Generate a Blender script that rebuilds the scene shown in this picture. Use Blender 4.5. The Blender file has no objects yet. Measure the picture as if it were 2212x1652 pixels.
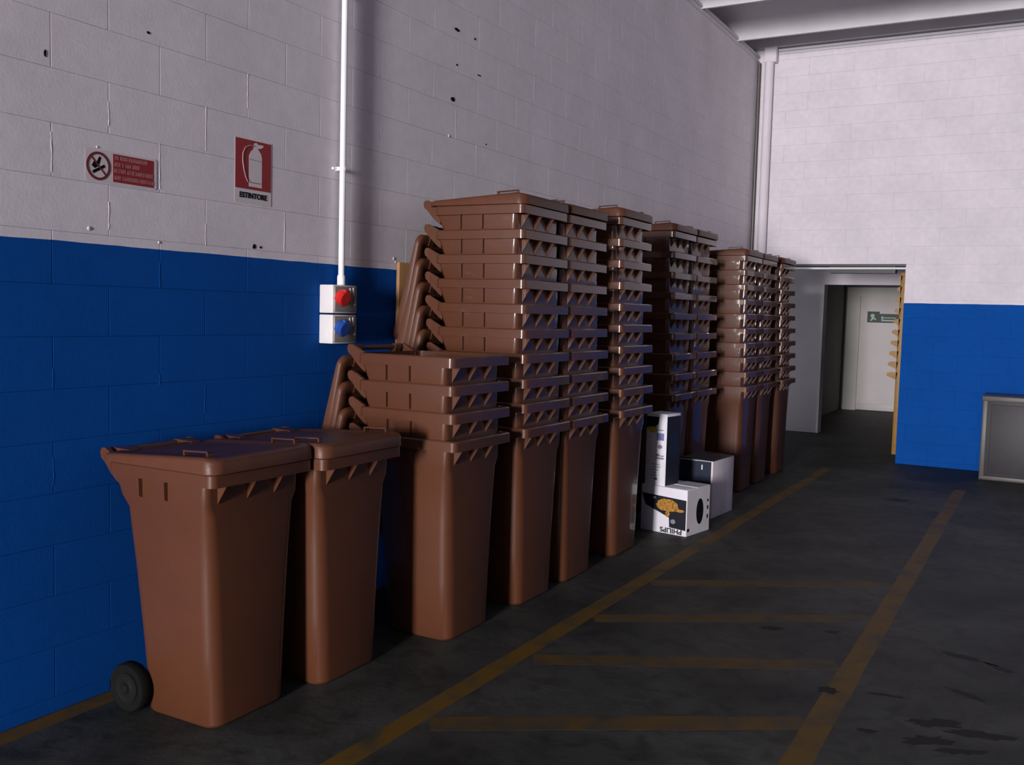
import bpy, math, random
from mathutils import Vector, Matrix
R = math.radians
random.seed(7)
SC = bpy.context.scene
COL = SC.collection

# ------------------------------------------------------------------ camera
FPX, YAW, PITCH, ROLL, CX, CH = 2096.87, .5115, .0715, .0266, 3.4357, 1.65
cy_, sy_, cp_, sp_ = math.cos(YAW), math.sin(YAW), math.cos(PITCH), math.sin(PITCH)
FWD = Vector((-sy_*cp_, cy_*cp_, -sp_)); r0 = Vector((cy_, sy_, 0)); u0 = r0.cross(FWD)
RGT = r0*math.cos(ROLL) + u0*math.sin(ROLL); UPV = -r0*math.sin(ROLL) + u0*math.cos(ROLL)
cd = bpy.data.cameras.new('camera'); cam = bpy.data.objects.new('camera', cd); COL.objects.link(cam)
cd.sensor_fit = 'HORIZONTAL'; cd.sensor_width = 36; cd.lens = FPX/2212*36
cd.clip_start = .05; cd.clip_end = 200
cam.matrix_world = Matrix(((RGT.x, UPV.x, -FWD.x, CX), (RGT.y, UPV.y, -FWD.y, 0),
                           (RGT.z, UPV.z, -FWD.z, CH), (0, 0, 0, 1)))
SC.camera = cam
# ------------------------------------------------------------------ world, daylight, exposure
w = bpy.data.worlds.new('world'); SC.world = w; w.use_nodes = True
w.node_tree.nodes['Background'].inputs[0].default_value = (.92, .94, 1, 1)
w.node_tree.nodes['Background'].inputs[1].default_value = .4
def area(name, loc, size, power, col, rot):
    l = bpy.data.lights.new(name, 'AREA'); l.shape = 'RECTANGLE'; l.size, l.size_y = size
    l.energy = power; l.color = col
    o = bpy.data.objects.new(name, l); COL.objects.link(o); o.location = loc; o.rotation_euler = rot
    return o
YB = -19.0      # back wall with the open loading door that lets the daylight in
area('daylight_loading_door', (3.7, YB-.3, 2.35), (2.0, 4.4), 3650, (1, .955, .99), (R(90), 0, 0))
SC.view_settings.view_transform = 'Standard'; SC.view_settings.look = 'None'
SC.view_settings.exposure = 0.96; SC.view_settings.gamma = 1; SC.view_settings.use_curve_mapping = False

# ------------------------------------------------------------------ materials
def lin(c): return tuple(((v/255)/12.92 if v/255 <= .04045 else ((v/255+.055)/1.055)**2.4) for v in c)
def mat(name, col, rough=.6, var=.0, vscale=8., bump=0., bscale=60., metal=0., spec=.5):
    m = bpy.data.materials.new(name); m.use_nodes = True; n = m.node_tree; b = n.nodes['Principled BSDF']
    b.inputs['Base Color'].default_value = (*col, 1); b.inputs['Roughness'].default_value = rough
    b.inputs['Metallic'].default_value = metal; b.inputs['Specular IOR Level'].default_value = spec
    tc = n.nodes.new('ShaderNodeTexCoord')
    if var:
        t = n.nodes.new('ShaderNodeTexNoise'); t.inputs['Scale'].default_value = vscale; t.inputs['Detail'].default_value = 6
        n.links.new(tc.outputs['Object'], t.inputs['Vector'])
        r = n.nodes.new('ShaderNodeMapRange'); r.inputs[1].default_value = .3; r.inputs[2].default_value = .7
        r.inputs[3].default_value = 1-var; r.inputs[4].default_value = 1+var
        n.links.new(t.outputs['Fac'], r.inputs[0])
        x = n.nodes.new('ShaderNodeVectorMath'); x.operation = 'SCALE'; x.inputs[0].default_value = col
        n.links.new(r.outputs[0], x.inputs['Scale']); n.links.new(x.outputs[0], b.inputs['Base Color'])
    if bump:
        t = n.nodes.new('ShaderNodeTexNoise'); t.inputs['Scale'].default_value = bscale; t.inputs['Detail'].default_value = 4
        n.links.new(tc.outputs['Object'], t.inputs['Vector'])
        bp = n.nodes.new('ShaderNodeBump'); bp.inputs['Strength'].default_value = bump; bp.inputs['Distance'].default_value = .01
        n.links.new(t.outputs['Fac'], bp.inputs['Height']); n.links.new(bp.outputs[0], b.inputs['Normal'])
    return m
def paint_mat(name, white, blue, zband):
    m = bpy.data.materials.new(name); m.use_nodes = True; n = m.node_tree; L = n.links; b = n.nodes['Principled BSDF']
    g = n.nodes.new('ShaderNodeNewGeometry'); sep = n.nodes.new('ShaderNodeSeparateXYZ'); L.new(g.outputs['Position'], sep.inputs[0])
    def noise(s, d=5):
        t = n.nodes.new('ShaderNodeTexNoise'); t.inputs['Scale'].default_value = s; t.inputs['Detail'].default_value = d
        L.new(g.outputs['Position'], t.inputs['Vector']); return t.outputs['Fac']
    def rng(v, a, c, d, e):
        r = n.nodes.new('ShaderNodeMapRange'); L.new(v, r.inputs[0])
        for i, q in enumerate((a, c, d, e)): r.inputs[i+1].default_value = q
        return r.outputs[0]
    def math_(op, a, c):
        x = n.nodes.new('ShaderNodeMath'); x.operation = op
        for i, q in enumerate((a, c)):
            if isinstance(q, (int, float)): x.inputs[i].default_value = q
            else: L.new(q, x.inputs[i])
        return x.outputs[0]
    edge = math_('ADD', sep.outputs['Z'], rng(noise(3),   .3, .7, -.0025, .0025))
    fac = math_('LESS_THAN', edge, zband)
    mx = n.nodes.new('ShaderNodeMix'); mx.data_type = 'RGBA'; L.new(fac, mx.inputs['Factor'])
    mx.inputs['A'].default_value = (*white, 1); mx.inputs['B'].default_value = (*blue, 1)
    v = math_('MULTIPLY', rng(noise(2.2), .3, .7, .94, 1.05), rng(noise(16), .3, .7, .96, 1.04))
    sc = n.nodes.new('ShaderNodeVectorMath'); sc.operation = 'SCALE'; L.new(mx.outputs['Result'], sc.inputs[0]); L.new(v, sc.inputs['Scale'])
    L.new(sc.outputs[0], b.inputs['Base Color']); b.inputs['Roughness'].default_value = .8; b.inputs['Specular IOR Level'].default_value = .12
    bp = n.nodes.new('ShaderNodeBump'); bp.inputs['Strength'].default_value = .18; bp.inputs['Distance'].default_value = .003
    L.new(noise(70, 3), bp.inputs['Height']); L.new(bp.outputs[0], b.inputs['Normal'])
    return m
def floor_mat():
    m = bpy.data.materials.new('worn_concrete_floor'); m.use_nodes = True; n = m.node_tree; L = n.links; b = n.nodes['Principled BSDF']
    g = n.nodes.new('ShaderNodeNewGeometry')
    def noise(s, d=6, w=0):
        t = n.nodes.new('ShaderNodeTexNoise'); t.inputs['Scale'].default_value = s; t.inputs['Detail'].default_value = d
        t.inputs['Distortion'].default_value = w; L.new(g.outputs['Position'], t.inputs['Vector']); return t.outputs['Fac']
    cr = n.nodes.new('ShaderNodeValToRGB'); L.new(noise(1.3, 8, .6), cr.inputs[0])
    e = cr.color_ramp.elements; e[0].position = .3; e[0].color = (.020, .022, .019, 1); e[1].position = .68; e[1].color = (.064, .067, .060, 1)
    cr2 = n.nodes.new('ShaderNodeValToRGB'); L.new(noise(7, 8, 1), cr2.inputs[0])
    e = cr2.color_ramp.elements; e[0].position = .33; e[0].color = (.55, .55, .53, 1); e[1].position = .55; e[1].color = (1, 1, 1, 1)
    mx = n.nodes.new('ShaderNodeMix'); mx.data_type = 'RGBA'; mx.blend_type = 'MULTIPLY'; mx.inputs['Factor'].default_value = 1
    L.new(cr.outputs[0], mx.inputs['A']); L.new(cr2.outputs[0], mx.inputs['B']); L.new(mx.outputs['Result'], b.inputs['Base Color'])
    b.inputs['Roughness'].default_value = .62; b.inputs['Specular IOR Level'].default_value = .25
    bp = n.nodes.new('ShaderNodeBump'); bp.inputs['Strength'].default_value = .25; bp.inputs['Distance'].default_value = .006
    L.new(noise(30, 4), bp.inputs['Height']); L.new(bp.outputs[0], b.inputs['Normal'])
    return m
def line_mat(name, col, lo, hi):
    m = bpy.data.materials.new(name); m.use_nodes = True; n = m.node_tree; L = n.links; b = n.nodes['Principled BSDF']
    g = n.nodes.new('ShaderNodeNewGeometry')
    t = n.nodes.new('ShaderNodeTexNoise'); t.inputs['Scale'].default_value = 4.5; t.inputs['Detail'].default_value = 8; t.inputs['Distortion'].default_value = .6
    L.new(g.outputs['Position'], t.inputs['Vector'])
    cr = n.nodes.new('ShaderNodeValToRGB'); L.new(t.outputs['Fac'], cr.inputs[0])
    e = cr.color_ramp.elements; e[0].position = lo; e[0].color = (.040, .039, .032, 1); e[1].position = hi; e[1].color = (*col, 1)
    L.new(cr.outputs[0], b.inputs['Base Color']); b.inputs['Roughness'].default_value = .6; b.inputs['Specular IOR Level'].default_value = .25
    return m
WHITE = (.70, .655, .69); BLUE = (.0005, .066, .31)
M = dict(
    wall=paint_mat('white_and_blue_block_paint', WHITE, BLUE, 1.885),
    white=mat('white_wall_paint', WHITE, .8, .05, 2, .2, 60),
    conc=mat('precast_concrete_ceiling', (.62, .60, .615), .85, .06, 3, .2, 40),
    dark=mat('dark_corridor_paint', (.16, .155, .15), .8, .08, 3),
    floor=floor_mat(),
    yline=line_mat('worn_yellow_floor_paint', (.125, .070, .007), .28, .52),
    yfaint=line_mat('faded_yellow_floor_paint', (.11, .060, .008), .36, .62),
    oil=mat('oil_stain', (.010, .010, .009), .6, .2, 20, 0, 60, 0, .15),
    brownl=mat('brown_lid_plastic', (.086, .031, .0155), .42, .08, 7, .08, 160, 0, .25),
    brown=mat('brown_moulded_plastic', (.081, .0275, .0118), .44, .05, 5, .04, 220, 0, .28),
    rubber=mat('black_rubber', (.004, .0045, .004), .8, .1, 30, 0, 60, 0, .12),
    hub=mat('black_plastic_hub', (.006, .0065, .006), .6, 0, 8, 0, 60, 0, .15),
    pvc=mat('white_pvc', (.80, .79, .82), .4, .03, 6),
    boxg=mat('light_grey_socket_housing', (.62, .59, .57), .45, .03, 9),
    boxd=mat('grey_socket_cover', (.20, .18, .165), .4, .05, 9),
    red=mat('red_socket_plastic', (.55, .02, .018), .35),
    blue=mat('blue_socket_plastic', (.02, .07, .30), .35),
    black=mat('black_print', (.006, .006, .0065), .8, 0, 8, 0, 60, 0, .05),
    metal=mat('galvanised_metal', (.45, .45, .46), .35, .05, 12, 0, 60, .8),
    signw=mat('white_sign_plastic', (.62, .56, .57), .5, .03, 9),
    signr=mat('red_sign_ink', (.26, .008, .012), .5, .06, 20),
    signdk=mat('dark_red_sign_ink', (.13, .008, .012), .5),
    signp=mat('faded_letter_ink', (.36, .14, .145), .55, .1, 60),
    green=mat('green_exit_sign', (.003, .035, .018), .5),
    greenw=mat('pale_exit_pictogram', (.42, .52, .46), .5),
    yellow=mat('yellow_safety_paint', (.26, .125, .006), .5, .12, 14),
    door=mat('white_door_leaf', (.62, .57, .56), .5, .04, 3),
    frame=mat('pale_door_frame', (.62, .60, .54), .5, .04, 4),
    steel=mat('dark_steel_lintel', (.03, .028, .03), .5),
    cardw=mat('white_printed_card', (.70, .68, .72), .45, .04, 9),
    cardg=mat('grey_white_card_side', (.60, .56, .575), .6, .05, 9),
    navy=mat('dark_blue_print', (.004, .005, .012), .5, .2, 14),
    navy2=mat('mid_blue_print', (.006, .013, .032), .4, .15, 14),
    lilac=mat('blue_violet_print', (.16, .17, .36), .5, .2, 30),
    greyp=mat('grey_print', (.22, .20, .24), .5, .2, 40),
    gold=mat('golden_fries_print', (.36, .17, .025), .5, .6, 55),
    yel2=mat('yellow_sticker_print', (.55, .40, .05), .5, .2, 25),
    wood=mat('tan_plywood', (.30, .16, .06), .6, .15, 10),
    cage=mat('grey_cabinet_frame', (.085, .075, .068), .45, .1, 10),
    caged=mat('dark_grey_cabinet_panel', (.028, .025, .028), .55, .1, 10),
)

_b = M['brown'].node_tree.nodes['Principled BSDF']
_b.inputs['Coat Weight'].default_value = .55; _b.inputs['Coat Roughness'].default_value = .085
# ------------------------------------------------------------------ builders
def mesh(name, V, F, m, smooth=False, ang=35):
    me = bpy.data.meshes.new(name); me.from_pydata([tuple(v) for v in V], [], F); me.materials.append(M[m] if isinstance(m, str) else m)
    me.validate(); me.update()
    import bmesh
    bm = bmesh.new(); bm.from_mesh(me); bmesh.ops.recalc_face_normals(bm, faces=bm.faces); bm.to_mesh(me); bm.free()
    if smooth:
        me.polygons.foreach_set('use_smooth', [True]*len(me.polygons)); me.set_sharp_from_angle(angle=R(ang))
    return me
def obj(name, me, parent=None, loc=(0, 0, 0), rot=(0, 0, 0), **kw):
    o = bpy.data.objects.new(name, me); COL.objects.link(o); o.location = loc; o.rotation_euler = rot
    if parent: o.parent = parent
    for k, v in kw.items(): o[k] = v
    return o
def thing(name, label, cat, loc=(0, 0, 0), rot=(0, 0, 0), group=None):
    o = obj(name, None, None, loc, rot, label=label, category=cat)
    if group: o['group'] = group
    return o
def struct(name, me, **kw): return obj(name, me, kind='structure', **kw)
def boxes(bs):
    V, F = [], []
    for (x0, x1, y0, y1, z0, z1) in bs:
        k = len(V)
        V += [(x0, y0, z0), (x1, y0, z0), (x1, y1, z0), (x0, y1, z0), (x0, y0, z1), (x1, y0, z1), (x1, y1, z1), (x0, y1, z1)]
        F += [tuple(k+i for i in f) for f in ((0, 3, 2, 1), (4, 5, 6, 7), (0, 1, 5, 4), (1, 2, 6, 5), (2, 3, 7, 6), (3, 0, 4, 7))]
    return V, F
def bev(me, wd, seg=2):
    import bmesh
    bm = bmesh.new(); bm.from_mesh(me)
    bmesh.ops.bevel(bm, geom=list(bm.edges), offset=wd, segments=seg, affect='EDGES', profile=.5)
    bm.to_mesh(me); bm.free()
    me.polygons.foreach_set('use_smooth', [True]*len(me.polygons)); me.set_sharp_from_angle(angle=R(40)); return me
def bbox(name, b, m, bevel=0):
    me = mesh(name, *boxes([b]), m)
    return bev(me, bevel) if bevel else me
def loft(rings, cap0=False, cap1=False):
    n = len(rings[0]); V = [p for r in rings for p in r]; F = []
    for k in range(len(rings)-1):
        for i in range(n):
            j = (i+1) % n; F.append((k*n+i, k*n+j, (k+1)*n+j, (k+1)*n+i))
    if cap0: F.append(tuple(range(n-1, -1, -1)))
    if cap1: F.append(tuple((len(rings)-1)*n+i for i in range(n)))
    return V, F
def rrect(xa, xb, hw, r, n=5):
    P = []
    for (cx, cy, a0) in ((xb-r, hw-r, 0), (xa+r, hw-r, 90), (xa+r, -hw+r, 180), (xb-r, -hw+r, 270)):
        for i in range(n+1):
            a = R(a0+90*i/n); P.append((cx+r*math.cos(a), cy+r*math.sin(a)))
    return P
def ring(P, z): return [(x, y, z(x) if callable(z) else z) for x, y in P]
def prism(P, d, axis='y', off=0.):
    """polygon P (a, b) extruded d thick; axis y: (x, z) plane; x: (y, z); z: (x, y)"""
    def pt(a, b, t):
        return (a, t, b) if axis == 'y' else ((t, a, b) if axis == 'x' else (a, b, t))
    n = len(P); V = [pt(a, b, off) for a, b in P] + [pt(a, b, off+d) for a, b in P]
    F = [tuple(range(n)), tuple(range(2*n-1, n-1, -1))] + [(i, (i+1) % n, n+(i+1) % n, n+i) for i in range(n)]
    return V, F
def tube(path, r, n=10, caps=True):
    rings = []
    P = [Vector(p) for p in path]; up = None
    for i, p in enumerate(P):
        t = (P[min(i+1, len(P)-1)] - P[max(i-1, 0)]).normalized()
        if up is None: up = t.orthogonal().normalized()
        a = (up - t*up.dot(t)).normalized(); up = a; b = t.cross(a)
        rr = r[i] if isinstance(r, (list, tuple)) else r
        rings.append([tuple(p + a*rr*math.cos(2*math.pi*k/n) + b*rr*math.sin(2*math.pi*k/n)) for k in range(n)])
    return loft(rings, caps, caps)
def join(*parts):
    V, F = [], []
    for v, f in parts:
        k = len(V); V += list(v); F += [tuple(i+k for i in q) for q in f]
    return V, F
def lathe(prof, n=24, axis='y'):
    rings = []
    for (r, t) in prof:
        rings.append([((r*math.cos(2*math.pi*k/n), t, r*math.sin(2*math.pi*k/n)) if axis == 'y' else
                       (t, r*math.cos(2*math.pi*k/n), r*math.sin(2*math.pi*k/n))) for k in range(n)])
    return loft(rings, True, True)
def disc(cx, cz, r, n=24): return [(cx+r*math.cos(2*math.pi*k/n), cz+r*math.sin(2*math.pi*k/n)) for k in range(n)]
def text_mesh(name, s, size, m, ext=.0006):
    c = bpy.data.curves.new(name, 'FONT'); c.body = s; c.size = size; c.extrude = ext; c.align_x = 'CENTER'; c.align_y = 'CENTER'
    c.resolution_u = 3; c.offset = size*.028
    o = bpy.data.objects.new(name, c); COL.objects.link(o)
    dg = bpy.context.evaluated_depsgraph_get(); me = bpy.data.meshes.new_from_object(o.evaluated_get(dg))
    bpy.data.objects.remove(o); me.materials.clear(); me.materials.append(M[m]); me.name = name
    return me
def to_pix(p):
    d = Vector(p) - Vector((CX, 0, CH)); z = d.dot(FWD)
    return (1106+FPX*d.dot(RGT)/z, 826-FPX*d.dot(UPV)/z, z)

# ------------------------------------------------------------------ the hall
LF = 12.145; ZT = 4.86; XR = 22.0; OX0, OX1, OZ = .36, 1.832, 2.335
floor = struct('floor', mesh('floor', *boxes([(-.6, XR+.2, YB-.2, 20.5, -.15, 0)]), 'floor'))
struct('wall_back', mesh('wall_back', *boxes([(-.5, 2.6, YB-.2, YB, 0, 5.7), (4.8, XR+.2, YB-.2, YB, 0, 5.7), (2.6, 4.8, YB-.2, YB, 4.65, 5.7)]), 'white'))
struct('wall_right', mesh('wall_right', *boxes([(XR, XR+.2, YB, LF+.2, 0, 5.7)]), 'wall'))
wl = struct('wall_left', mesh('wall_left', *boxes([(-.3, -.0045, YB, LF+.15, 0, ZT), (-.6, -.42, YB, LF+.15, ZT-.2, 5.7)]), 'wall'))
wf = struct('wall_far', mesh('wall_far', *boxes([(-.3, OX0, LF+.0045, LF+.2, 0, 4.96), (OX1, XR+.2, LF+.0045, LF+.2, 0, 4.96),
                                                 (OX0, OX1, LF+.0045, LF+.2, OZ, 4.96)]), 'wall'))
BW, BH, BZ = .520, .207, .060     # block pitch, course height, first joint
cache = {}
def block_mesh(wd, ht):
    k = (round(wd, 3), round(ht, 3))
    if k not in cache:
        a, b, c = k[0]/2, k[1]/2, .0010
        V = [(-a, .004, -b), (a, .004, -b), (a, .004, b), (-a, .004, b), (-a, c, -b), (a, c, -b), (a, c, b), (-a, c, b),
             (-a+c, 0, -b+c), (a-c, 0, -b+c), (a-c, 0, b-c), (-a+c, 0, b-c)]
        F = [(8, 9, 10, 11)] + [(i, (i+1) % 4, 4+(i+1) % 4, 4+i) for i in range(4)] + [(4+i, 4+(i+1) % 4, 8+(i+1) % 4, 8+i) for i in range(4)] + [(3, 2, 1, 0)]
        cache[k] = mesh('block', V, F, 'wall')
    return cache[k]
def block_grid(u0, u1, ph_even, zmax, hole=None):
    out = []; g = .003; gh = .0007
    for k in range(-1, 40):
        za, zb = BZ+BH*k, BZ+BH*(k+1); za = max(za, 0); zb = min(zb, zmax)
        if zb-za < .03: continue
        ph = ph_even if k % 2 == 0 else ph_even+BW/2
        u = ph - math.ceil((ph-u0)/BW)*BW
        while u < u1:
            a, b = max(u, u0), min(u+BW, u1); u += BW
            if b-a < .04: continue
            pieces = [(a, b, za, zb)]
            if hole and b > hole[0] and a < hole[1] and za < hole[2]:
                pieces = []
                if a < hole[0]: pieces.append((a, hole[0], za, zb))
                if b > hole[1]: pieces.append((hole[1], b, za, zb))
                if zb > hole[2]: pieces.append((max(a, hole[0]), min(b, hole[1]), hole[2], zb))
            for (p, q, r, s) in pieces:
                if q-p > .03 and s-r > .02: out.append((p+g/2, q-g/2, r+gh/2, s-gh/2))
    return out
def put_blocks(parent, blocks, place, rotz, hidden):
    vis, rest = [], []
    for b in blocks:
        c = place((b[0]+b[1])/2, (b[2]+b[3])/2, 0); px, py, z = to_pix(c)
        seen = z > .5 and -60 < px < 2272 and -40 < py < 1692 and not hidden(*c)
        (vis if seen else rest).append((z if z > 0 else 99, b, c))
    vis.sort(key=lambda t: t[0]); rest += vis[300:]
    for i, (_, b, c) in enumerate(vis[:300]):
        r = ((i*7919) % 13)/13-.5
        dx = place(0, 0, .0014*r)
        o = obj('block', block_mesh(b[1]-b[0], b[3]-b[2]), parent, c, (R(.10*r), R(.05*r), rotz))
    V, F = [], []
    rm = Matrix.Rotation(rotz, 3, 'Z')
    for (_, b, c) in rest:
        bm_ = block_mesh(b[1]-b[0], b[3]-b[2]); k = len(V)
        V += [tuple(rm @ v.co + Vector(c)) for v in bm_.vertices]; F += [tuple(i+k for i in p.vertices) for p in bm_.polygons]
    if V: obj('block_field', mesh('block_field', V, F, 'wall'), parent, kind='stuff')
# left wall faces +x: local -y -> +x is a turn of +90 degrees
put_blocks(wl, block_grid(1.7, LF, 2.434, ZT), lambda u, z, d: (0+d, u, z), R(90),
           lambda x, y, z: (y > 4.9 and z < 2.2 and y < 11.3) or (y > 2.7 and z < .9))
put_blocks(wf, block_grid(0, 4.6, .10, 4.96, (OX0, OX1, OZ)), lambda u, z, d: (u, LF-d, z), 0,
           lambda x, y, z: x < .5 and z < 2.2)

# ceiling: slab and precast beams running across the hall
ce = struct('ceiling', mesh('ceiling', *boxes([(-.6, XR+.2, YB-.2, LF+.2, 5.36, 5.7)]), 'conc'))
prof = [(0, 0), (-.012, .045), (-.04, .09), (-.10, .135), (-.20, .172), (-.38, .21), (-.62, .25), (-.95, .30), (-.95, .52), (.09, .52), (.075, .20), (.05, .04), (.035, 0)]
beam = mesh('ceiling_beam', *prism([(a, b) for a, b in prof], XR+.4, 'x', -.41), 'conc', True, 30)
k = 0; y = 11.22
while y > YB+1:
    obj('ceiling_beam', beam, ce, (0, y, 4.85)); y -= 1.30
struct('trim_1', mesh('trim_1', *boxes([(-.3, XR, LF-.10, LF+.2, 4.965, 5.36)]), 'conc'))
struct('trim_2', mesh('trim_2', *join(tube([(.25, LF-.03, 4.935), (9, LF-.03, 4.935)], .016), tube([(.25, LF-.02, 4.895), (9, LF-.02, 4.895)], .008)), 'pvc', True))
struct('trim_3', mesh('trim_3', *boxes([(-.02, .016, YB, LF, ZT-.055, ZT-.03), (-.30, .02, YB, LF, ZT, ZT+.03)]), 'conc'))

# passage behind the opening, second wall with its doorway, corridor and door
struct('wall_passage', mesh('wall_passage', *boxes([(-1.2, .40, 14.68, 14.9, 0, 2.9), (.40, 2.3, 14.68, 14.9, 2.185, 2.9), (2.3, 3.6, 14.68, 14.9, 0, 2.9),
        (-1.3, -1.2, LF+.2, 14.9, 0, 2.9), (3.5, 3.6, LF+.2, 14.9, 0, 2.9)]), 'white'))
struct('ceiling_passage', mesh('ceiling_passage', *boxes([(-1.3, 3.6, LF+.2, 14.9, 2.9, 3.0), (-.4, 2.4, 14.9, 19.3, 2.45, 2.55)]), 'white'))
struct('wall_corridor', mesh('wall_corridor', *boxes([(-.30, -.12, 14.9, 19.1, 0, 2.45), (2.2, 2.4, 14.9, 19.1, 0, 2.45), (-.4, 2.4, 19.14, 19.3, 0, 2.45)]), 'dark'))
d1 = struct('door_1', mesh('door_1', *boxes([(.165, 1.06, 19.09, 19.14, .012, 2.13)]), 'door'))
obj('door_frame', mesh('door_frame', *boxes([(-.075, .165, 19.03, 19.14, 0, 2.30), (1.06, 1.25, 19.03, 19.14, 0, 2.30), (.165, 1.06, 19.03, 19.14, 2.13, 2.30)]), 'frame'), d1)
obj('kick_plate', bbox('kick_plate', (.18, 1.05, 19.082, 19.09, .012, .14), 'door', .002), d1)
obj('door_handle', mesh('door_handle', *join(tube([(.96, 19.09, 1.03), (.96, 19.05, 1.03), (.85, 19.045, 1.03)], .01, 8), boxes([(.945, .975, 19.085, 19.09, .95, 1.10)])), 'metal', True), d1)
struct('trim_corner_shade', mesh('trim_corner_shade', *tube([(.022, LF-.035, 2.0), (.022, LF-.035, 4.80)], .020, 10), 'cage', True))  # dark tube added to stand in for the shade strip in the wall corner
struct('trim_4', mesh('trim_4', *boxes([(OX0, OX1+.004, LF-.006, LF+.21, OZ-.022, OZ+.004)]), 'steel'))
struct('trim_5', mesh('trim_5', *tube([(OX0, LF+.03, OZ-.045), (OX1, LF+.03, OZ-.045)], .013, 10), 'pvc', True))
struct('trim_6', mesh('trim_6', *boxes([(OX0+.6, OX1-.12, LF+.06, LF+.2, OZ-.10, OZ-.022)]), 'steel'))

# painted lines and oil stains on the floor
def strip(name, a, b, wd, m, th=.0005):
    a, b = Vector((*a, 0)), Vector((*b, 0)); t = (b-a).normalized(); nrm = Vector((-t.y, t.x, 0))*wd/2; n = max(2, int((b-a).length/.25))
    P = []
    for s in (1, -1):
        row = [(a+(b-a)*(i/n)+nrm*s*(1+random.uniform(-.07, .07))) for i in range(n+1)]
        P += row if s == 1 else row[::-1]
    obj(name, mesh(name, *prism([(p.x, p.y) for p in P], th+.001, 'z', -.001), m), floor)
strip('painted_line', (1.245, -3), (1.245, 11.2), .105, 'yline')
strip('painted_line', (2.675, -3), (2.66, 10.6), .11, 'yline')
strip('painted_line', (.055, -3), (.055, 4.2), .09, 'yline')
for (a, b, m) in (((1.33, 3.16), (2.62, 4.00), 'yfaint'), ((1.33, 4.03), (2.60, 4.77), 'yfaint'), ((1.31, 4.77), (2.60, 5.64), 'yfaint'),
                  ((1.31, 5.62), (2.60, 6.45), 'yfaint'), ((1.31, 2.30), (2.60, 3.12), 'yline')):
    strip('painted_line', a, b, .13, m, .0003)
def stain(x, y, rx, ry, a=0, seed=0):
    rnd = random.Random(seed); P = []
    for k in range(22):
        t = 2*math.pi*k/22; f = rnd.uniform(.55, 1.15); u, v = rx*f*math.cos(t), ry*f*math.sin(t)
        P.append((x+u*math.cos(a)-v*math.sin(a), y+u*math.sin(a)+v*math.cos(a)))
    obj('oil_stain', mesh('oil_stain', *prism(P, .0017, 'z', -.001), 'oil'), floor)
for i, s in enumerate([(2.18, 5.15, .07, .035, .5), (2.47, 5.27, .045, .03, .4), (3.12, 5.24, .14, .035, -.3), (3.28, 5.17, .09, .03, -.6), (2.21, 9.62, .16, .06, .6),
                       (3.08, 4.29, .12, .05, .5), (3.25, 4.27, .14, .045, .3), (2.62, 4.42, .06, .05, .5), (2.86, 4.50, .10, .02, .2), 
                       (3.07, 4.09, .12, .05, .6), (3.17, 4.71, .10, .025, -.5), (2.85, 4.06, .05, .02, .2), (3.2, 4.06, .12, .03, .5)]):
    stain(*s, seed=i)

# ------------------------------------------------------------------ brown wheeled bins
HR = 1.020; RH = .052                      # rim top height, rim depth
lev = [(0, .192, -.155, .215, .050), (.012, .202, -.168, .226, .058), (.30, .216, -.190, .228, .060), (.60, .231, -.215, .230, .056), (.84, .244, -.236, .232, .046),
       (.885, .2555, -.250, .2335, .030), (HR-RH-.004, .256, -.283, .234, .026)]
t_ = .0035
rings = [ring(rrect(a, b, h, r), z) for (z, h, a, b, r) in lev] + [ring(rrect(-.283, .234, .256, .026), HR-.004)]
inner = [ring(rrect(a+t_, b-t_, h-t_, r-t_), z) for (z, h, a, b, r) in lev[1:]]
inner[0] = [(x, y, .03) for x, y, z in inner[0]]
inner.append(ring(rrect(-.283+t_, .234-t_, .256-t_, .026-t_), HR-.004))
body_me = mesh('body', *loft([rings[0]]+rings[1:]+inner[::-1], True, True), 'brown', True, 40)
o_, i_ = (-.290, .292, .2800, .030), (-.281, .232, .2545, .030)
rim_me = mesh('rim', *(lambda V, F: (V, F))(*loft([ring(rrect(*i_), HR-RH+.012), ring(rrect(-.284, .286, .2740, .026), HR-RH+.004), ring(rrect(*o_), HR-RH), ring(rrect(*o_), HR-.006),
        ring(rrect(-.284, .286, .2740, .026), HR), ring(rrect(-.276, .262, .2575, .028), HR), ring(rrect(*i_), HR-.012), ring(rrect(*i_), HR-RH+.012)])), 'brown', True, 40)
gus_me = mesh('gusset', *prism([(.228, HR-RH-.085), (.282, HR-RH), (.228, HR-RH)], .005, 'y', -.0025), 'brown')
rib_me = mesh('rib', *prism([(-.251, HR-RH-.082), (-.272, HR-RH-.072), (-.275, HR-RH), (-.251, HR-RH)], .007, 'x', -.0035), 'brown')
PX, PZ = -.375, 1.040                      # hinge pin
brk_me = mesh('handle_bracket', *prism([(-.276, HR-.006), (-.30, HR+.006), (PX+.01, PZ+.020), (PX-.012, PZ+.018), (PX-.020, PZ), (PX-.014, PZ-.022), (PX+.010, PZ-.040), (-.335, HR-.055), (-.300, HR-.085), (-.276, HR-.10)], .020, 'y', -.010), 'brown')
bar_me = mesh('handle_bar', *tube([(PX, -.225, PZ), (PX, .225, PZ)], .013, 12), 'brown', True)
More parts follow.
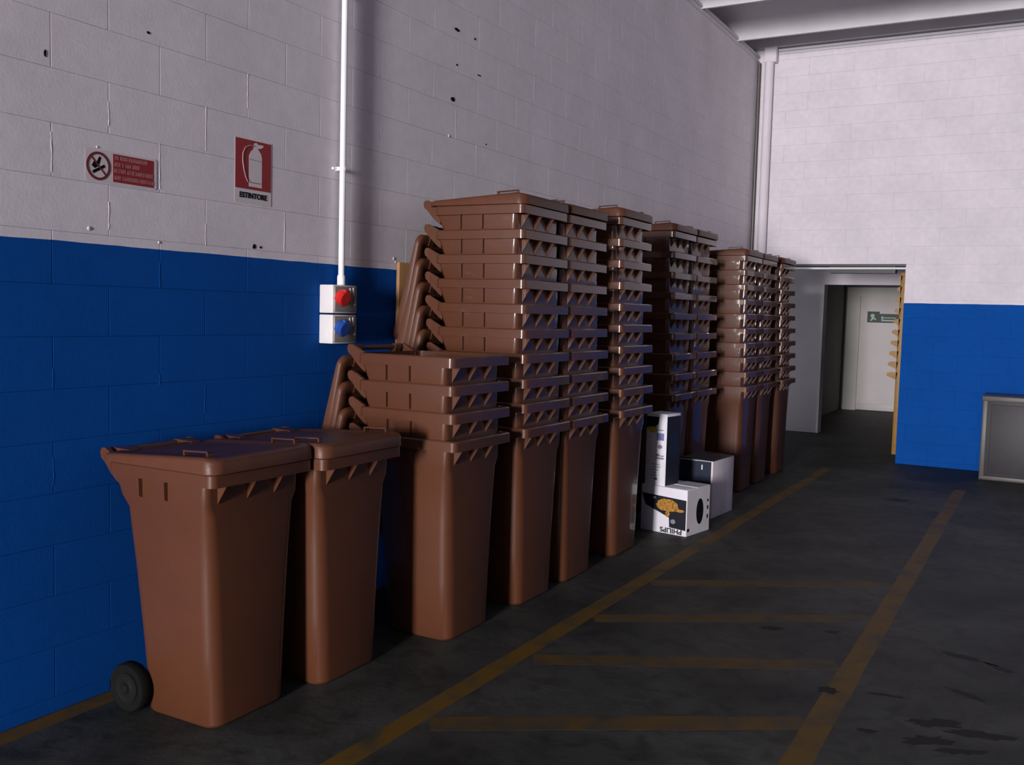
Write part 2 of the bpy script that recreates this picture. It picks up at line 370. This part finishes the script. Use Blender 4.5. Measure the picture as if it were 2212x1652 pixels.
# lid in hinge coordinates
LX0, LX1, LH = .045, .680, .289
def ze(x): return .006+.036*min(1, max(0, x/.60))-.010*max(0, (x-.62)/.06)
def lidring(ins, z): return ring(rrect(LX0+ins, LX1-ins, LH-ins, .055-ins*.4), z)
lid_me = mesh('lid', *loft([lidring(.020, lambda x: ze(x)-.010), lidring(.007, lambda x: ze(x)-.014), lidring(.006, -.0195), lidring(0, -.0195), lidring(.001, lambda x: ze(x)-.012),
        lidring(.006, lambda x: ze(x)-.003), lidring(.016, lambda x: ze(x)), lidring(.046, lambda x: ze(x)), lidring(.058, lambda x: ze(x)-.007), lidring(.12, lambda x: ze(x)-.004)], True, True), 'brownl', True, 50)
ear_me = mesh('hinge_ear', *prism([(-.016, -.010), (-.016, .012), (.0, .018), (.03, .016), (.10, .014), (.10, -.012), (.05, -.018), (0, -.016)], .05, 'y', -.025), 'brown')
grip_me = mesh('lid_grip', *join(boxes([(-.065, -.058, -.011, .011, 0, .020), (.058, .065, -.011, .011, 0, .020)]), boxes([(-.065, .065, -.012, .012, .017, .022)])), 'brown')
wheel_me = mesh('wheel', *lathe([(.060, -.020), (.078, -.028), (.094, -.026), (.100, -.016), (.100, .016), (.094, .026), (.078, .028), (.060, .020)], 32), 'rubber', True, 50)
hub_me = mesh('hub', *lathe([(.016, -.034), (.020, -.026), (.040, -.020), (.060, -.024), (.062, .020), (.02, .026), (.016, .03)], 24), 'hub', True, 40)
axle_me = mesh('axle', *tube([(-.205, -.26, .10), (-.205, .26, .10)], .010, 10), 'metal', True)

def make_bin(label, group, loc, yaw=0, lid='closed', wheels=False, lidang=0):
    b = thing('wheeled_bin', label, 'bin', loc, (0, 0, yaw), group)
    obj('body', body_me, b); obj('rim', rim_me, b)
    for yy in (-.195, -.040, .110): obj('gusset', gus_me, b, (0, yy, 0))
    for s in (1, -1):
        for xx in (-.118, .025): obj('rib', rib_me, b, (xx, 0, 0) if s == 1 else (xx, 0, 0), (0, 0, 0) if s == 1 else (0, 0, 0)).scale = (1, s, 1)
    for s in (1, -1): obj('handle_bracket', brk_me, b, (0, s*.222, 0))
    obj('handle_bar', bar_me, b)
    if lid:
        a = R(lidang) if lid == 'closed' else -R(lid)
        l = obj('lid', lid_me, b, (PX, 0, PZ), (0, a, 0))
        for s in (1, -1):
            obj('hinge_ear', ear_me, l, (0, s*.165, 0)); obj('lid_grip', grip_me, l, (.545, s*.238, ze(.545)-.003), (0, R(-2.5), 0))
    if wheels:
        obj('axle', axle_me, b)
        for s in (1, -1):
            wh = obj('wheel', wheel_me, b, (-.205, s*.236, .10), (0, 0, 0 if s < 0 else math.pi)); obj('hub', hub_me, wh)
    return b
ORD = ['lowest', 'second', 'third', 'fourth', 'fifth', 'sixth', 'seventh', 'eighth', 'ninth', 'tenth']
def stack(x, y, n, step, desc, group, top_lid=True, hang=255, dx=-.0068, yaw=0):
    for i in range(n):
        top = i == n-1
        lab = ('topmost brown bin %s' if top else ('lowest brown bin on the floor %s' if i == 0 else ORD[i]+' brown bin from the floor %s')) % desc
        make_bin(lab, group, (x+dx*i, y+random.uniform(-.003, .003), step*i), R(yaw+random.uniform(-.5, .5)),
                 'closed' if (top and top_lid) else hang, False, random.uniform(-.6, .2))
make_bin('single brown bin nearest the camera, closed lid, black wheel showing by the wall', 'single closed bins', (.445, 2.842, 0), R(0), 'closed', True)
make_bin('single brown closed bin between the nearest bin and the four-bin stack', 'single closed bins', (.495, 3.408, 0), R(.6), 'closed', True)
stack(.640, 4.195, 4, .136, 'of the short open-topped four-bin stack', 'bins in the four-bin stack', False)
stack(.645, 4.915, 10, .136, 'of the nearest tall stack', 'bins in the tall stacks of ten')
stack(.643, 5.482, 10, .136, 'of the middle one of three tall stacks', 'bins in the tall stacks of ten')
stack(.643, 6.265, 10, .143, 'of the tall stack next to the cardboard boxes', 'bins in the tall stacks of ten')
stack(.455, 7.775, 9, .166, 'of the nearer dark stack behind the cardboard boxes', 'bins in the dark stacks', True, None)
stack(.455, 8.345, 9, .166, 'of the farther dark stack behind the cardboard boxes', 'bins in the dark stacks', True, None)
stack(.640, 9.240, 10, .136, 'of the glossy stack just beyond the boxes', 'bins in the last three stacks')
stack(.640, 9.808, 10, .136, 'of the middle one of the last three stacks', 'bins in the last three stacks')
stack(.640, 10.59, 10, .136, 'of the last stack, nearest the doorway', 'bins in the last three stacks')

# ------------------------------------------------------------------ cardboard boxes
A10 = R(10)
def frame_on(loc, rotz): return loc, (0, 0, rotz)
# fryer carton: local x to the left along the lit face is negative; origin at the near lower corner
ca = thing('carton', 'white printed appliance carton upside down on the floor, fries picture on its side', 'box', (1.071, 6.95, 0), (0, 0, -A10))
AW, AD, AH = .40, .36, .355
def carton_body(wd, dp, ht, hole=None):
    return bbox('carton_body', (-wd, 0, 0, dp, 0, ht), 'cardw', .003)
obj('carton_body', carton_body(AW, AD, AH), ca)
obj('side_panel', bbox('side_panel', (0, .0016, .004, AD-.004, .004, AH-.004), 'cardg'), ca, label='greyish card side with an oval hand hole')
hole = [(AD*.56+.055*math.cos(t), .17+.10*math.sin(t)*(1 if abs(math.sin(t)) < .7 else 1)) for t in [2*math.pi*k/24 for k in range(24)]]
obj('hand_hole', mesh('hand_hole', *prism(hole, .001, 'x', .0014), 'black'), ca, label='dark oval hand hole')
fz = lambda P, m, nm, lay=1, lab=None: obj(nm, mesh(nm, *prism(P, -.0007*lay, 'y', 0), m), ca, **({'label': lab} if lab else {}))
fz([(-AW*.99, .29), (-.005, .275), (-.005, .045), (-.145, .052), (-.150, .125), (-.23, .155), (-AW*.90, .20)], 'navy', 'printed_picture', 1, 'dark picture printed on the carton')
def blob(cx, cz, rx, rz, seed, n=26):
    rnd = random.Random(seed); return [(cx+rx*rnd.uniform(.82, 1.1)*math.cos(2*math.pi*k/n), cz+rz*rnd.uniform(.82, 1.1)*math.sin(2*math.pi*k/n)) for k in range(n)]
fz(blob(-.165, .218, .098, .052, 3), 'gold', 'fries_print', 2, 'golden fries print')
fz(blob(-.06, .19, .045, .012, 4), 'gold', 'fries_print', 2, 'golden fries print')
fz(blob(-.165, .150, .02, .022, 5), 'gold', 'fries_print', 2, 'golden fries print')
fz(blob(-.115, .10, .022, .018, 6), 'greyp', 'dial_print', 2)
fz(blob(-.285, .265, .018, .010, 7), 'greyp', 'dial_print', 2)
ph = text_mesh('brand_lettering', 'PHILIPS', .050, 'navy')
obj('brand_lettering', ph, ca, (-.130, -.0012, .029), (R(90), R(180), 0), label='upside-down dark brand lettering').scale = (1.2, 1.05, 1)
for (a, b) in ((.10, .13), (.17, .20), (.23, .25)):
    obj('handling_mark', bbox('handling_mark', (.0015, .0026, AD-.045, AD-.025, a, b), 'black'), ca)
obj('handling_mark', bbox('handling_mark', (.0015, .0026, .012, .045, .035, .058), 'black'), ca)
flap = mesh('top_flap', *boxes([(-AW*.52, -.002, AD*.45, AD-.003, AH, AH+.003)]), 'cardw'); obj('top_flap', flap, ca)
# tall carton standing on it
cb = thing('carton', 'tall narrow white and dark blue carton standing on the upside-down carton', 'box', (.870, 7.005, AH), (0, 0, -A10))
TW, TD, TH = .180, .205, .555
obj('carton_body', bbox('carton_body', (-TW, 0, 0, TD, 0, TH), 'cardw', .003), cb)
obj('side_panel', bbox('side_panel', (0, .0016, .003, TD-.003, .003, TH-.02), 'navy'), cb, label='dark blue printed side')
for (y0, y1, z0, z1) in ((.05, .17, .22, .40), (.15, .19, .08, .12)):
    obj('panel_print', bbox('panel_print', (.0016, .0024, y0, y1, z0, z1), 'navy2'), cb)
fb = lambda P, m, nm, lay=1: obj(nm, mesh(nm, *prism(P, -.0007*lay, 'y', 0), m), cb)
def rc(x0, x1, z0, z1): return [(x0, z0), (x1, z0), (x1, z1), (x0, z1)]
fb([(-TW+.002, .44), (-.105, .445), (-.075, .48), (-.07, .53), (-TW+.002, .53)], 'navy', 'corner_print')
fb(blob(-.125, .430, .045, .028, 9), 'yel2', 'sun_sticker_print')
fb(rc(-.085, -.022, .350, .405), 'lilac', 'blue_print'); fb(rc(-.08, -.03, .425, .432), 'lilac', 'blue_print')
fb(blob(-.055, .300, .022, .016, 11), 'greyp', 'icon_print'); fb(rc(-.09, -.02, .205, .218), 'greyp', 'icon_print'); fb(rc(-.09, -.055, .225, .245), 'greyp', 'icon_print'); fb(rc(-.05, -.02, .225, .235), 'greyp', 'icon_print')
for q, (z, a, b) in enumerate(((.160, -.13, -.05), (.140, -.12, -.045), (.118, -.135, -.06), (.095, -.12, -.08), (.072, -.13, -.075), (.05, -.125, -.07))):
    fb(rc(a, b, z, z+.005), 'greyp', 'text_line_print')
fb(rc(-.095, -.070, .044, .056), 'black', 'text_line_print')
# carton behind
cc = thing('carton', 'plain greyish white carton with dark blue end, behind the upside-down carton', 'box', (1.020, 7.715, 0), (0, 0, R(-4)))
obj('carton_body', bbox('carton_body', (-.30, 0, 0, .48, 0, .475), 'cardg', .003), cc)
obj('end_panel', bbox('end_panel', (-.295, -.015, -.0012, 0, .02, .47), 'navy2'), cc, label='dark blue printed end')
obj('top_flap', mesh('top_flap', *prism([(-.004, .476), (.003, .478), (-.29, .487), (-.29, .480)], .47, 'y', .005), 'navy'), cc)
obj('highlight_print', bbox('highlight_print', (-.10, -.09, -.002, -.0012, .40, .44), 'cardw'), cc)

# ------------------------------------------------------------------ wall fittings
co = thing('conduit', 'thin white conduit running down the wall to the socket boxes', 'pipe', (0, 4.133, 1.775))
obj('pipe', mesh('pipe', *tube([(.042, 0, 0), (.042, 0, 3.10)], .0165, 14), 'pvc', True), co)
obj('coupling', mesh('coupling', *tube([(.042, 0, -.004), (.042, 0, .045), (.042, 0, .055)], [.022, .022, .018], 14), 'pvc', True), co)
for z in (.62, 1.55, 2.5):
    obj('pipe_clip', mesh('pipe_clip', *join(boxes([(0, .03, -.012, .012, z-.010, z+.010)]), tube([(.042, 0, z-.009), (.042, 0, z+.009)], .021, 14), boxes([(.0, .012, -.04, -.012, z-.006, z+.006)])), 'pvc', True), co)
def socket(label, z0, z1, colour):
    t = thing('socket_box', label, 'socket', (0, 4.100, z0)); h = z1-z0
    obj('housing', bbox('housing', (.001, .094, -.095, .100, 0, h), 'boxg', .005), t)
    obj('cover', bbox('cover', (.094, .102, -.088, .094, .008, h-.008), 'boxd', .004), t)
    s = thing_part('plug_inlet', mesh('plug_inlet', *lathe([(.034, 0), (.040, .004), (.040, .026), (.034, .030), (.034, .034)], 20, 'x'), colour, True), t, (.100, -.052, h*.60), (0, R(18), 0))
    obj('inlet_flap', mesh('inlet_flap', *lathe([(.043, 0), (.044, .008), (.036, .014)], 20, 'x'), colour, True), s, (.034, 0, 0), (0, 0, 0))
    obj('flap_hinge', bbox('flap_hinge', (.026, .046, -.02, .02, .036, .048), colour, .003), s)
    obj('switch_knob', mesh('switch_knob', *join(lathe([(.026, 0), (.024, .014)], 20, 'x'), boxes([(.012, .026, -.006, .006, -.024, .024)])), 'boxd', True), t, (.100, .052, h*.45))
    obj('shutter_tab', bbox('shutter_tab', (.102, .107, .055, .066, h*.66, h*.92), 'boxg', .001), t)
    obj('shutter_tab', bbox('shutter_tab', (.102, .107, .030, .038, h*.70, h*.90), 'boxg', .001), t)
def thing_part(name, me, parent, loc, rot): return obj(name, me, parent, loc, rot)
socket('grey wall socket box with red inlet, upper of the pair under the conduit', 1.624, 1.774, 'red')
socket('grey wall socket box with blue inlet, lower of the pair', 1.462, 1.616, 'blue')
bo = thing('board', 'thin tan board edge standing against the wall behind the nearest tall stack', 'board', (.012, 4.66, 0), (R(-.4), R(0), 0))
obj('panel', bbox('panel', (0, .022, 0, .45, .055, 1.93), 'wood', .002), bo)

# signs on the left wall: local x along the wall (+y world), local z up, facing +x
def wall_sign(name, label, y, z):
    return thing(name, label, 'sign', (.0012, y, z), (0, 0, R(90)))
s1 = wall_sign('no_flames_sign', 'small red and white no-flames sign with struck-through match, left of the extinguisher sign', 2.582, 2.137)
def part(t, nm, P, m, lay, lab=None):
    o = obj(nm, mesh(nm, *prism(P, -.0006-.0006*lay, 'y', 0), m), t)
    if lab: o['label'] = lab
    return o
def rnd_rect(x0, x1, z0, z1, r): return [(a+(x0+x1)/2, b+(z0+z1)/2) for a, b in rrect(-(x1-x0)/2, (x1-x0)/2, (z1-z0)/2, r)]
part(s1, 'plate', rnd_rect(0, .354, 0, .130, .012), 'signw', 0)
part(s1, 'red_panel', rc(.132, .338, .008, .122), 'signr', 1, 'red lettered panel')
def annulus(cx, cz, r0, r1, n=32):
    a, b = disc(cx, cz, r1, n), disc(cx, cz, r0, n); V = []; F = []
    for P, yv in ((a, -.0018), (b, -.0018), (a, 0), (b, 0)): V += [(x, yv, z) for x, z in P]
    for i in range(n):
        j = (i+1) % n; F += [(i, j, n+j, n+i), (i, j, 2*n+j, 2*n+i), (n+i, n+j, 3*n+j, 3*n+i)]
    return V, F
obj('prohibition_ring', mesh('prohibition_ring', *annulus(.062, .063, .047, .057), 'signdk'), s1, label='dark red prohibition ring')
def bar(x0, z0, x1, z1, wd):
    d = Vector((x1-x0, z1-z0)); n = Vector((-d.y, d.x)).normalized()*wd/2
    return [(x0+n.x, z0+n.y), (x0-n.x, z0-n.y), (x1-n.x, z1-n.y), (x1+n.x, z1+n.y)]
part(s1, 'slash_bar', bar(.027, .099, .099, .027, .006), 'signdk', 2)
part(s1, 'match_symbol', bar(.036, .036, .092, .067, .012), 'black', 1)
part(s1, 'flame_symbol', [(.030, .062), (.045, .088), (.052, .075), (.066, .102), (.075, .098), (.068, .075), (.058, .060), (.045, .052)], 'black', 1)
gl = random.Random(5)
for row, (z, x1) in enumerate(((.100, .300), (.073, .262), (.047, .330), (.019, .332))):
    x = .140; gi = []
    while x < x1:
        wd = gl.choice((.0085, .0095, .0105)); h_ = .016; st = .0032
        kind = gl.randrange(5)
        if kind == 0: gi.append([bar(x, z, x, z+h_, st), bar(x, z+h_-st/2, x+wd-.003, z+h_-st/2, st), bar(x, z+st/2, x+wd-.003, z+st/2, st)])
        elif kind == 1: gi.append([bar(x, z, x+wd/2-.001, z+h_, st), bar(x+wd/2-.001, z+h_, x+wd-.003, z, st)])
        elif kind == 2: gi.append([bar(x+wd/2-.0015, z, x+wd/2-.0015, z+h_, st), bar(x-.001, z+h_-st/2, x+wd-.003, z+h_-st/2, st)])
        elif kind == 3: gi.append([bar(x, z, x, z+h_, st), bar(x+wd-.004, z, x+wd-.004, z+h_, st), bar(x, z+h_/2, x+wd-.004, z+h_/2, st)])
        else: gi.append([bar(x, z, x, z+h_, st), bar(x+wd-.004, z+st, x+wd-.004, z+h_, st), bar(x, z+st/2, x+wd-.004, z+st/2, st), bar(x, z+h_-st/2, x+wd-.004, z+h_-st/2, st)])
        x += wd + (.006 if gl.random() < .12 else .0005)
    obj('lettering_line', mesh('lettering_line', *join(*[prism(p, -.0020, 'y', 0) for g in gi for p in g]), 'signp'), s1, label='line of faded pale lettering')
s2 = wall_sign('extinguisher_sign', 'red sign with a white fire extinguisher and ESTINTORE below', 3.391, 2.141)
part(s2, 'plate', rc(0, .244, 0, .306), 'signw', 0)
part(s2, 'red_panel', rc(.004, .240, .068, .302), 'signr', 1, 'red panel')
part(s2, 'extinguisher_symbol', [(.092, .082), (.178, .082), (.178, .225), (.172, .245), (.155, .262), (.148, .270), (.168, .270), (.188, .282), (.186, .288), (.150, .288), (.142, .294), (.128, .292), (.122, .282), (.122, .264), (.105, .250), (.092, .228)], 'signw', 2, 'white extinguisher pictogram')
hs = [(.125, .278), (.095, .276), (.066, .262), (.052, .235), (.050, .20), (.058, .16), (.070, .125), (.084, .104)]
obj('hose_symbol', mesh('hose_symbol', *tube([(a, -.0014, b) for a, b in hs], .0035, 6), 'signp', True), s2)
part(s2, 'label_band', bar(.094, .102, .176, .102, .003), 'signr', 3); part(s2, 'label_band', bar(.094, .212, .176, .208, .003), 'greyp', 3)
et = text_mesh('sign_lettering', 'ESTINTORE', .036, 'black'); obj('sign_lettering', et, s2, (.122, -.0016, .037), (R(90), 0, 0), label='dark capital lettering')
# loose mortar crumbs and small holes in the wall
for i, (yy, zz, sx, sz) in enumerate(((5.287, 3.429, .032, .011), (5.505, 3.427, .012, .008), (5.256, 2.991, .024, .015), (5.296, 3.213, .011, .007), (5.567, 3.207, .028, .005), (3.523, 1.939, .012, .012), (3.567, 1.938, .007, .007), (2.893, 2.793, .009, .006), (2.410, 2.591, .005, .016), (5.677, 2.776, .008, .006))):
    P = [(yy+sx*random.uniform(.7, 1.1)*math.cos(t), zz+sz*random.uniform(.7, 1.1)*math.sin(t)) for t in [2*math.pi*k/12 for k in range(12)]]
    obj('wall_hole', mesh('wall_hole', *prism(P, .0018, 'x', 0), 'black'), wl)
for i, (yy, zz, r) in enumerate(((2.60, 1.945, .013), (2.95, 1.915, .010), (4.66, 1.95, .013), (4.68, 1.93, .010), (2.64, 2.275, .008), (5.22, 2.755, .014))):
    obj('mortar_crumb', mesh('mortar_crumb', *lathe([(r*.7, 0), (r*.65, r*.15), (r*.3, r*.3)], 7, 'x'), 'wall', True), wl, (0, yy, zz))

for i, (yy, za, zb) in enumerate(((2.434, 2.144, 2.30), (2.945, 2.144, 2.343), (3.146, 2.348, 2.553), (3.201, 1.917, 2.022), (3.725, 1.924, 2.125), (5.245, 2.787, 2.96), (5.529, 2.564, 2.755),
        (2.650, 2.369, 2.467), (2.677, 1.948, 2.062), (2.420, .922, 1.033), (2.425, 1.303, 1.388), (2.953, 1.721, 1.828), (2.953, 1.293, 1.34), (3.146, 1.148, 1.276), (3.432, 2.59, 2.75), (6.303, 3.193, 3.422), (7.10, 3.87, 4.03), (7.596, 3.0, 3.128))):
    kc = math.floor(((za+zb)/2-BZ)/BH); ph_ = 2.434+(kc % 2)*BW/2; yy = ph_+round((yy-ph_)/BW)*BW; n_ = 7; L1, L2 = [], []
    for k in range(n_+1):
        z = za+(zb-za)*k/n_; wv = random.uniform(-.0015, .0015); hw_ = random.uniform(.0018, .0034)
        L1.append((0, yy+wv-hw_, z)); L2.append((random.uniform(.0006, .0015), yy+wv, z)); L1.append((0, yy+wv+hw_, z))
    V = []; F = []
    for k in range(n_+1): V += [L1[2*k], L2[k], L1[2*k+1]]
    for k in range(n_): F += [(3*k, 3*k+1, 3*k+4, 3*k+3), (3*k+1, 3*k+2, 3*k+5, 3*k+4)]
    F += [(0, 1, 2), (3*n_+2, 3*n_+1, 3*n_)]
    obj('mortar_ridge', mesh('mortar_ridge', V, F, 'wall'), wl)

# far wall: rain pipe, green exit sign, yellow corner guard
rp = thing('rain_pipe', 'white painted downpipe in the corner of the far wall', 'pipe', (.152, LF-.065, 0))
obj('pipe', mesh('pipe', *tube([(0, 0, 0), (0, 0, 4.80)], .055, 18), 'white', True), rp)
obj('hopper', bbox('hopper', (-.055, .095, -.06, .06, 4.78, 4.975), 'white', .012), rp)
ex = thing('exit_sign', 'green emergency exit sign on the white door down the corridor', 'sign', (.292, 19.088, 1.650))
part(ex, 'plate', rc(0, .60, 0, .165), 'green', 0); part(ex, 'pictogram_plate', rc(0, .215, 0, .205), 'green', 1)
part(ex, 'running_figure', [(.05, .04), (.085, .09), (.055, .11), (.06, .15), (.10, .165), (.13, .14), (.12, .10), (.16, .06), (.15, .04), (.11, .07), (.08, .03)], 'greenw', 2)
part(ex, 'arrow_mark', rc(.25, .52, .03, .055), 'greenw', 1); part(ex, 'arrow_mark', rc(.29, .50, .085, .10), 'greenw', 1); part(ex, 'arrow_mark', rc(.25, .28, .06, .12), 'greenw', 1)
yg = thing('corner_guard', 'yellow toothed corner guard on the edge of the doorway opening', 'guard', (OX1, LF+.05, 0))
obj('guard_strip', bbox('guard_strip', (-.050, 0, -.03, .0, .10, 2.24), 'yellow', .003), yg)
for k in range(10):
    f = k/9; z = 2.16-1.13*f; L_ = .055+.075*f
    obj('guard_tooth', mesh('guard_tooth', *prism([(-.03, z+.040), (-L_+.01, z+.040), (-L_-.018, z+.030), (-L_-.018, z-.006), (-L_+.012, z-.014), (-.045, z-.048)], .03, 'y', -.03), 'yellow'), yg)
# grey cabinet by the far wall at the right
cg = thing('cabinet', 'low grey framed metal cabinet against the blue far wall at the right edge', 'cabinet', (2.765, 11.50, 0))
CWD, CDP, CHT = .95, .58, .90
obj('body', bbox('body', (.012, CWD-.012, .020, CDP, .03, CHT-.02), 'caged', .004), cg)
for (n_, b_) in (('post', (0, .05, 0, .05, 0, CHT-.05)), ('post', (CWD-.05, CWD, 0, .05, 0, CHT-.05)), ('post', (0, .04, CDP-.04, CDP, 0, CHT-.05)), ('post', (CWD-.04, CWD, CDP-.04, CDP, 0, CHT-.05)),
                 ('top_rail', (-.008, CWD+.008, -.008, CDP, CHT-.055, CHT)), ('bottom_rail', (0, CWD, -.006, .04, 0, .045))):
    obj(n_, bbox(n_, b_, 'cage', .006), cg)
obj('door_panel', bbox('door_panel', (.085, CWD-.085, .006, .022, .08, CHT-.09), 'caged', .004), cg)
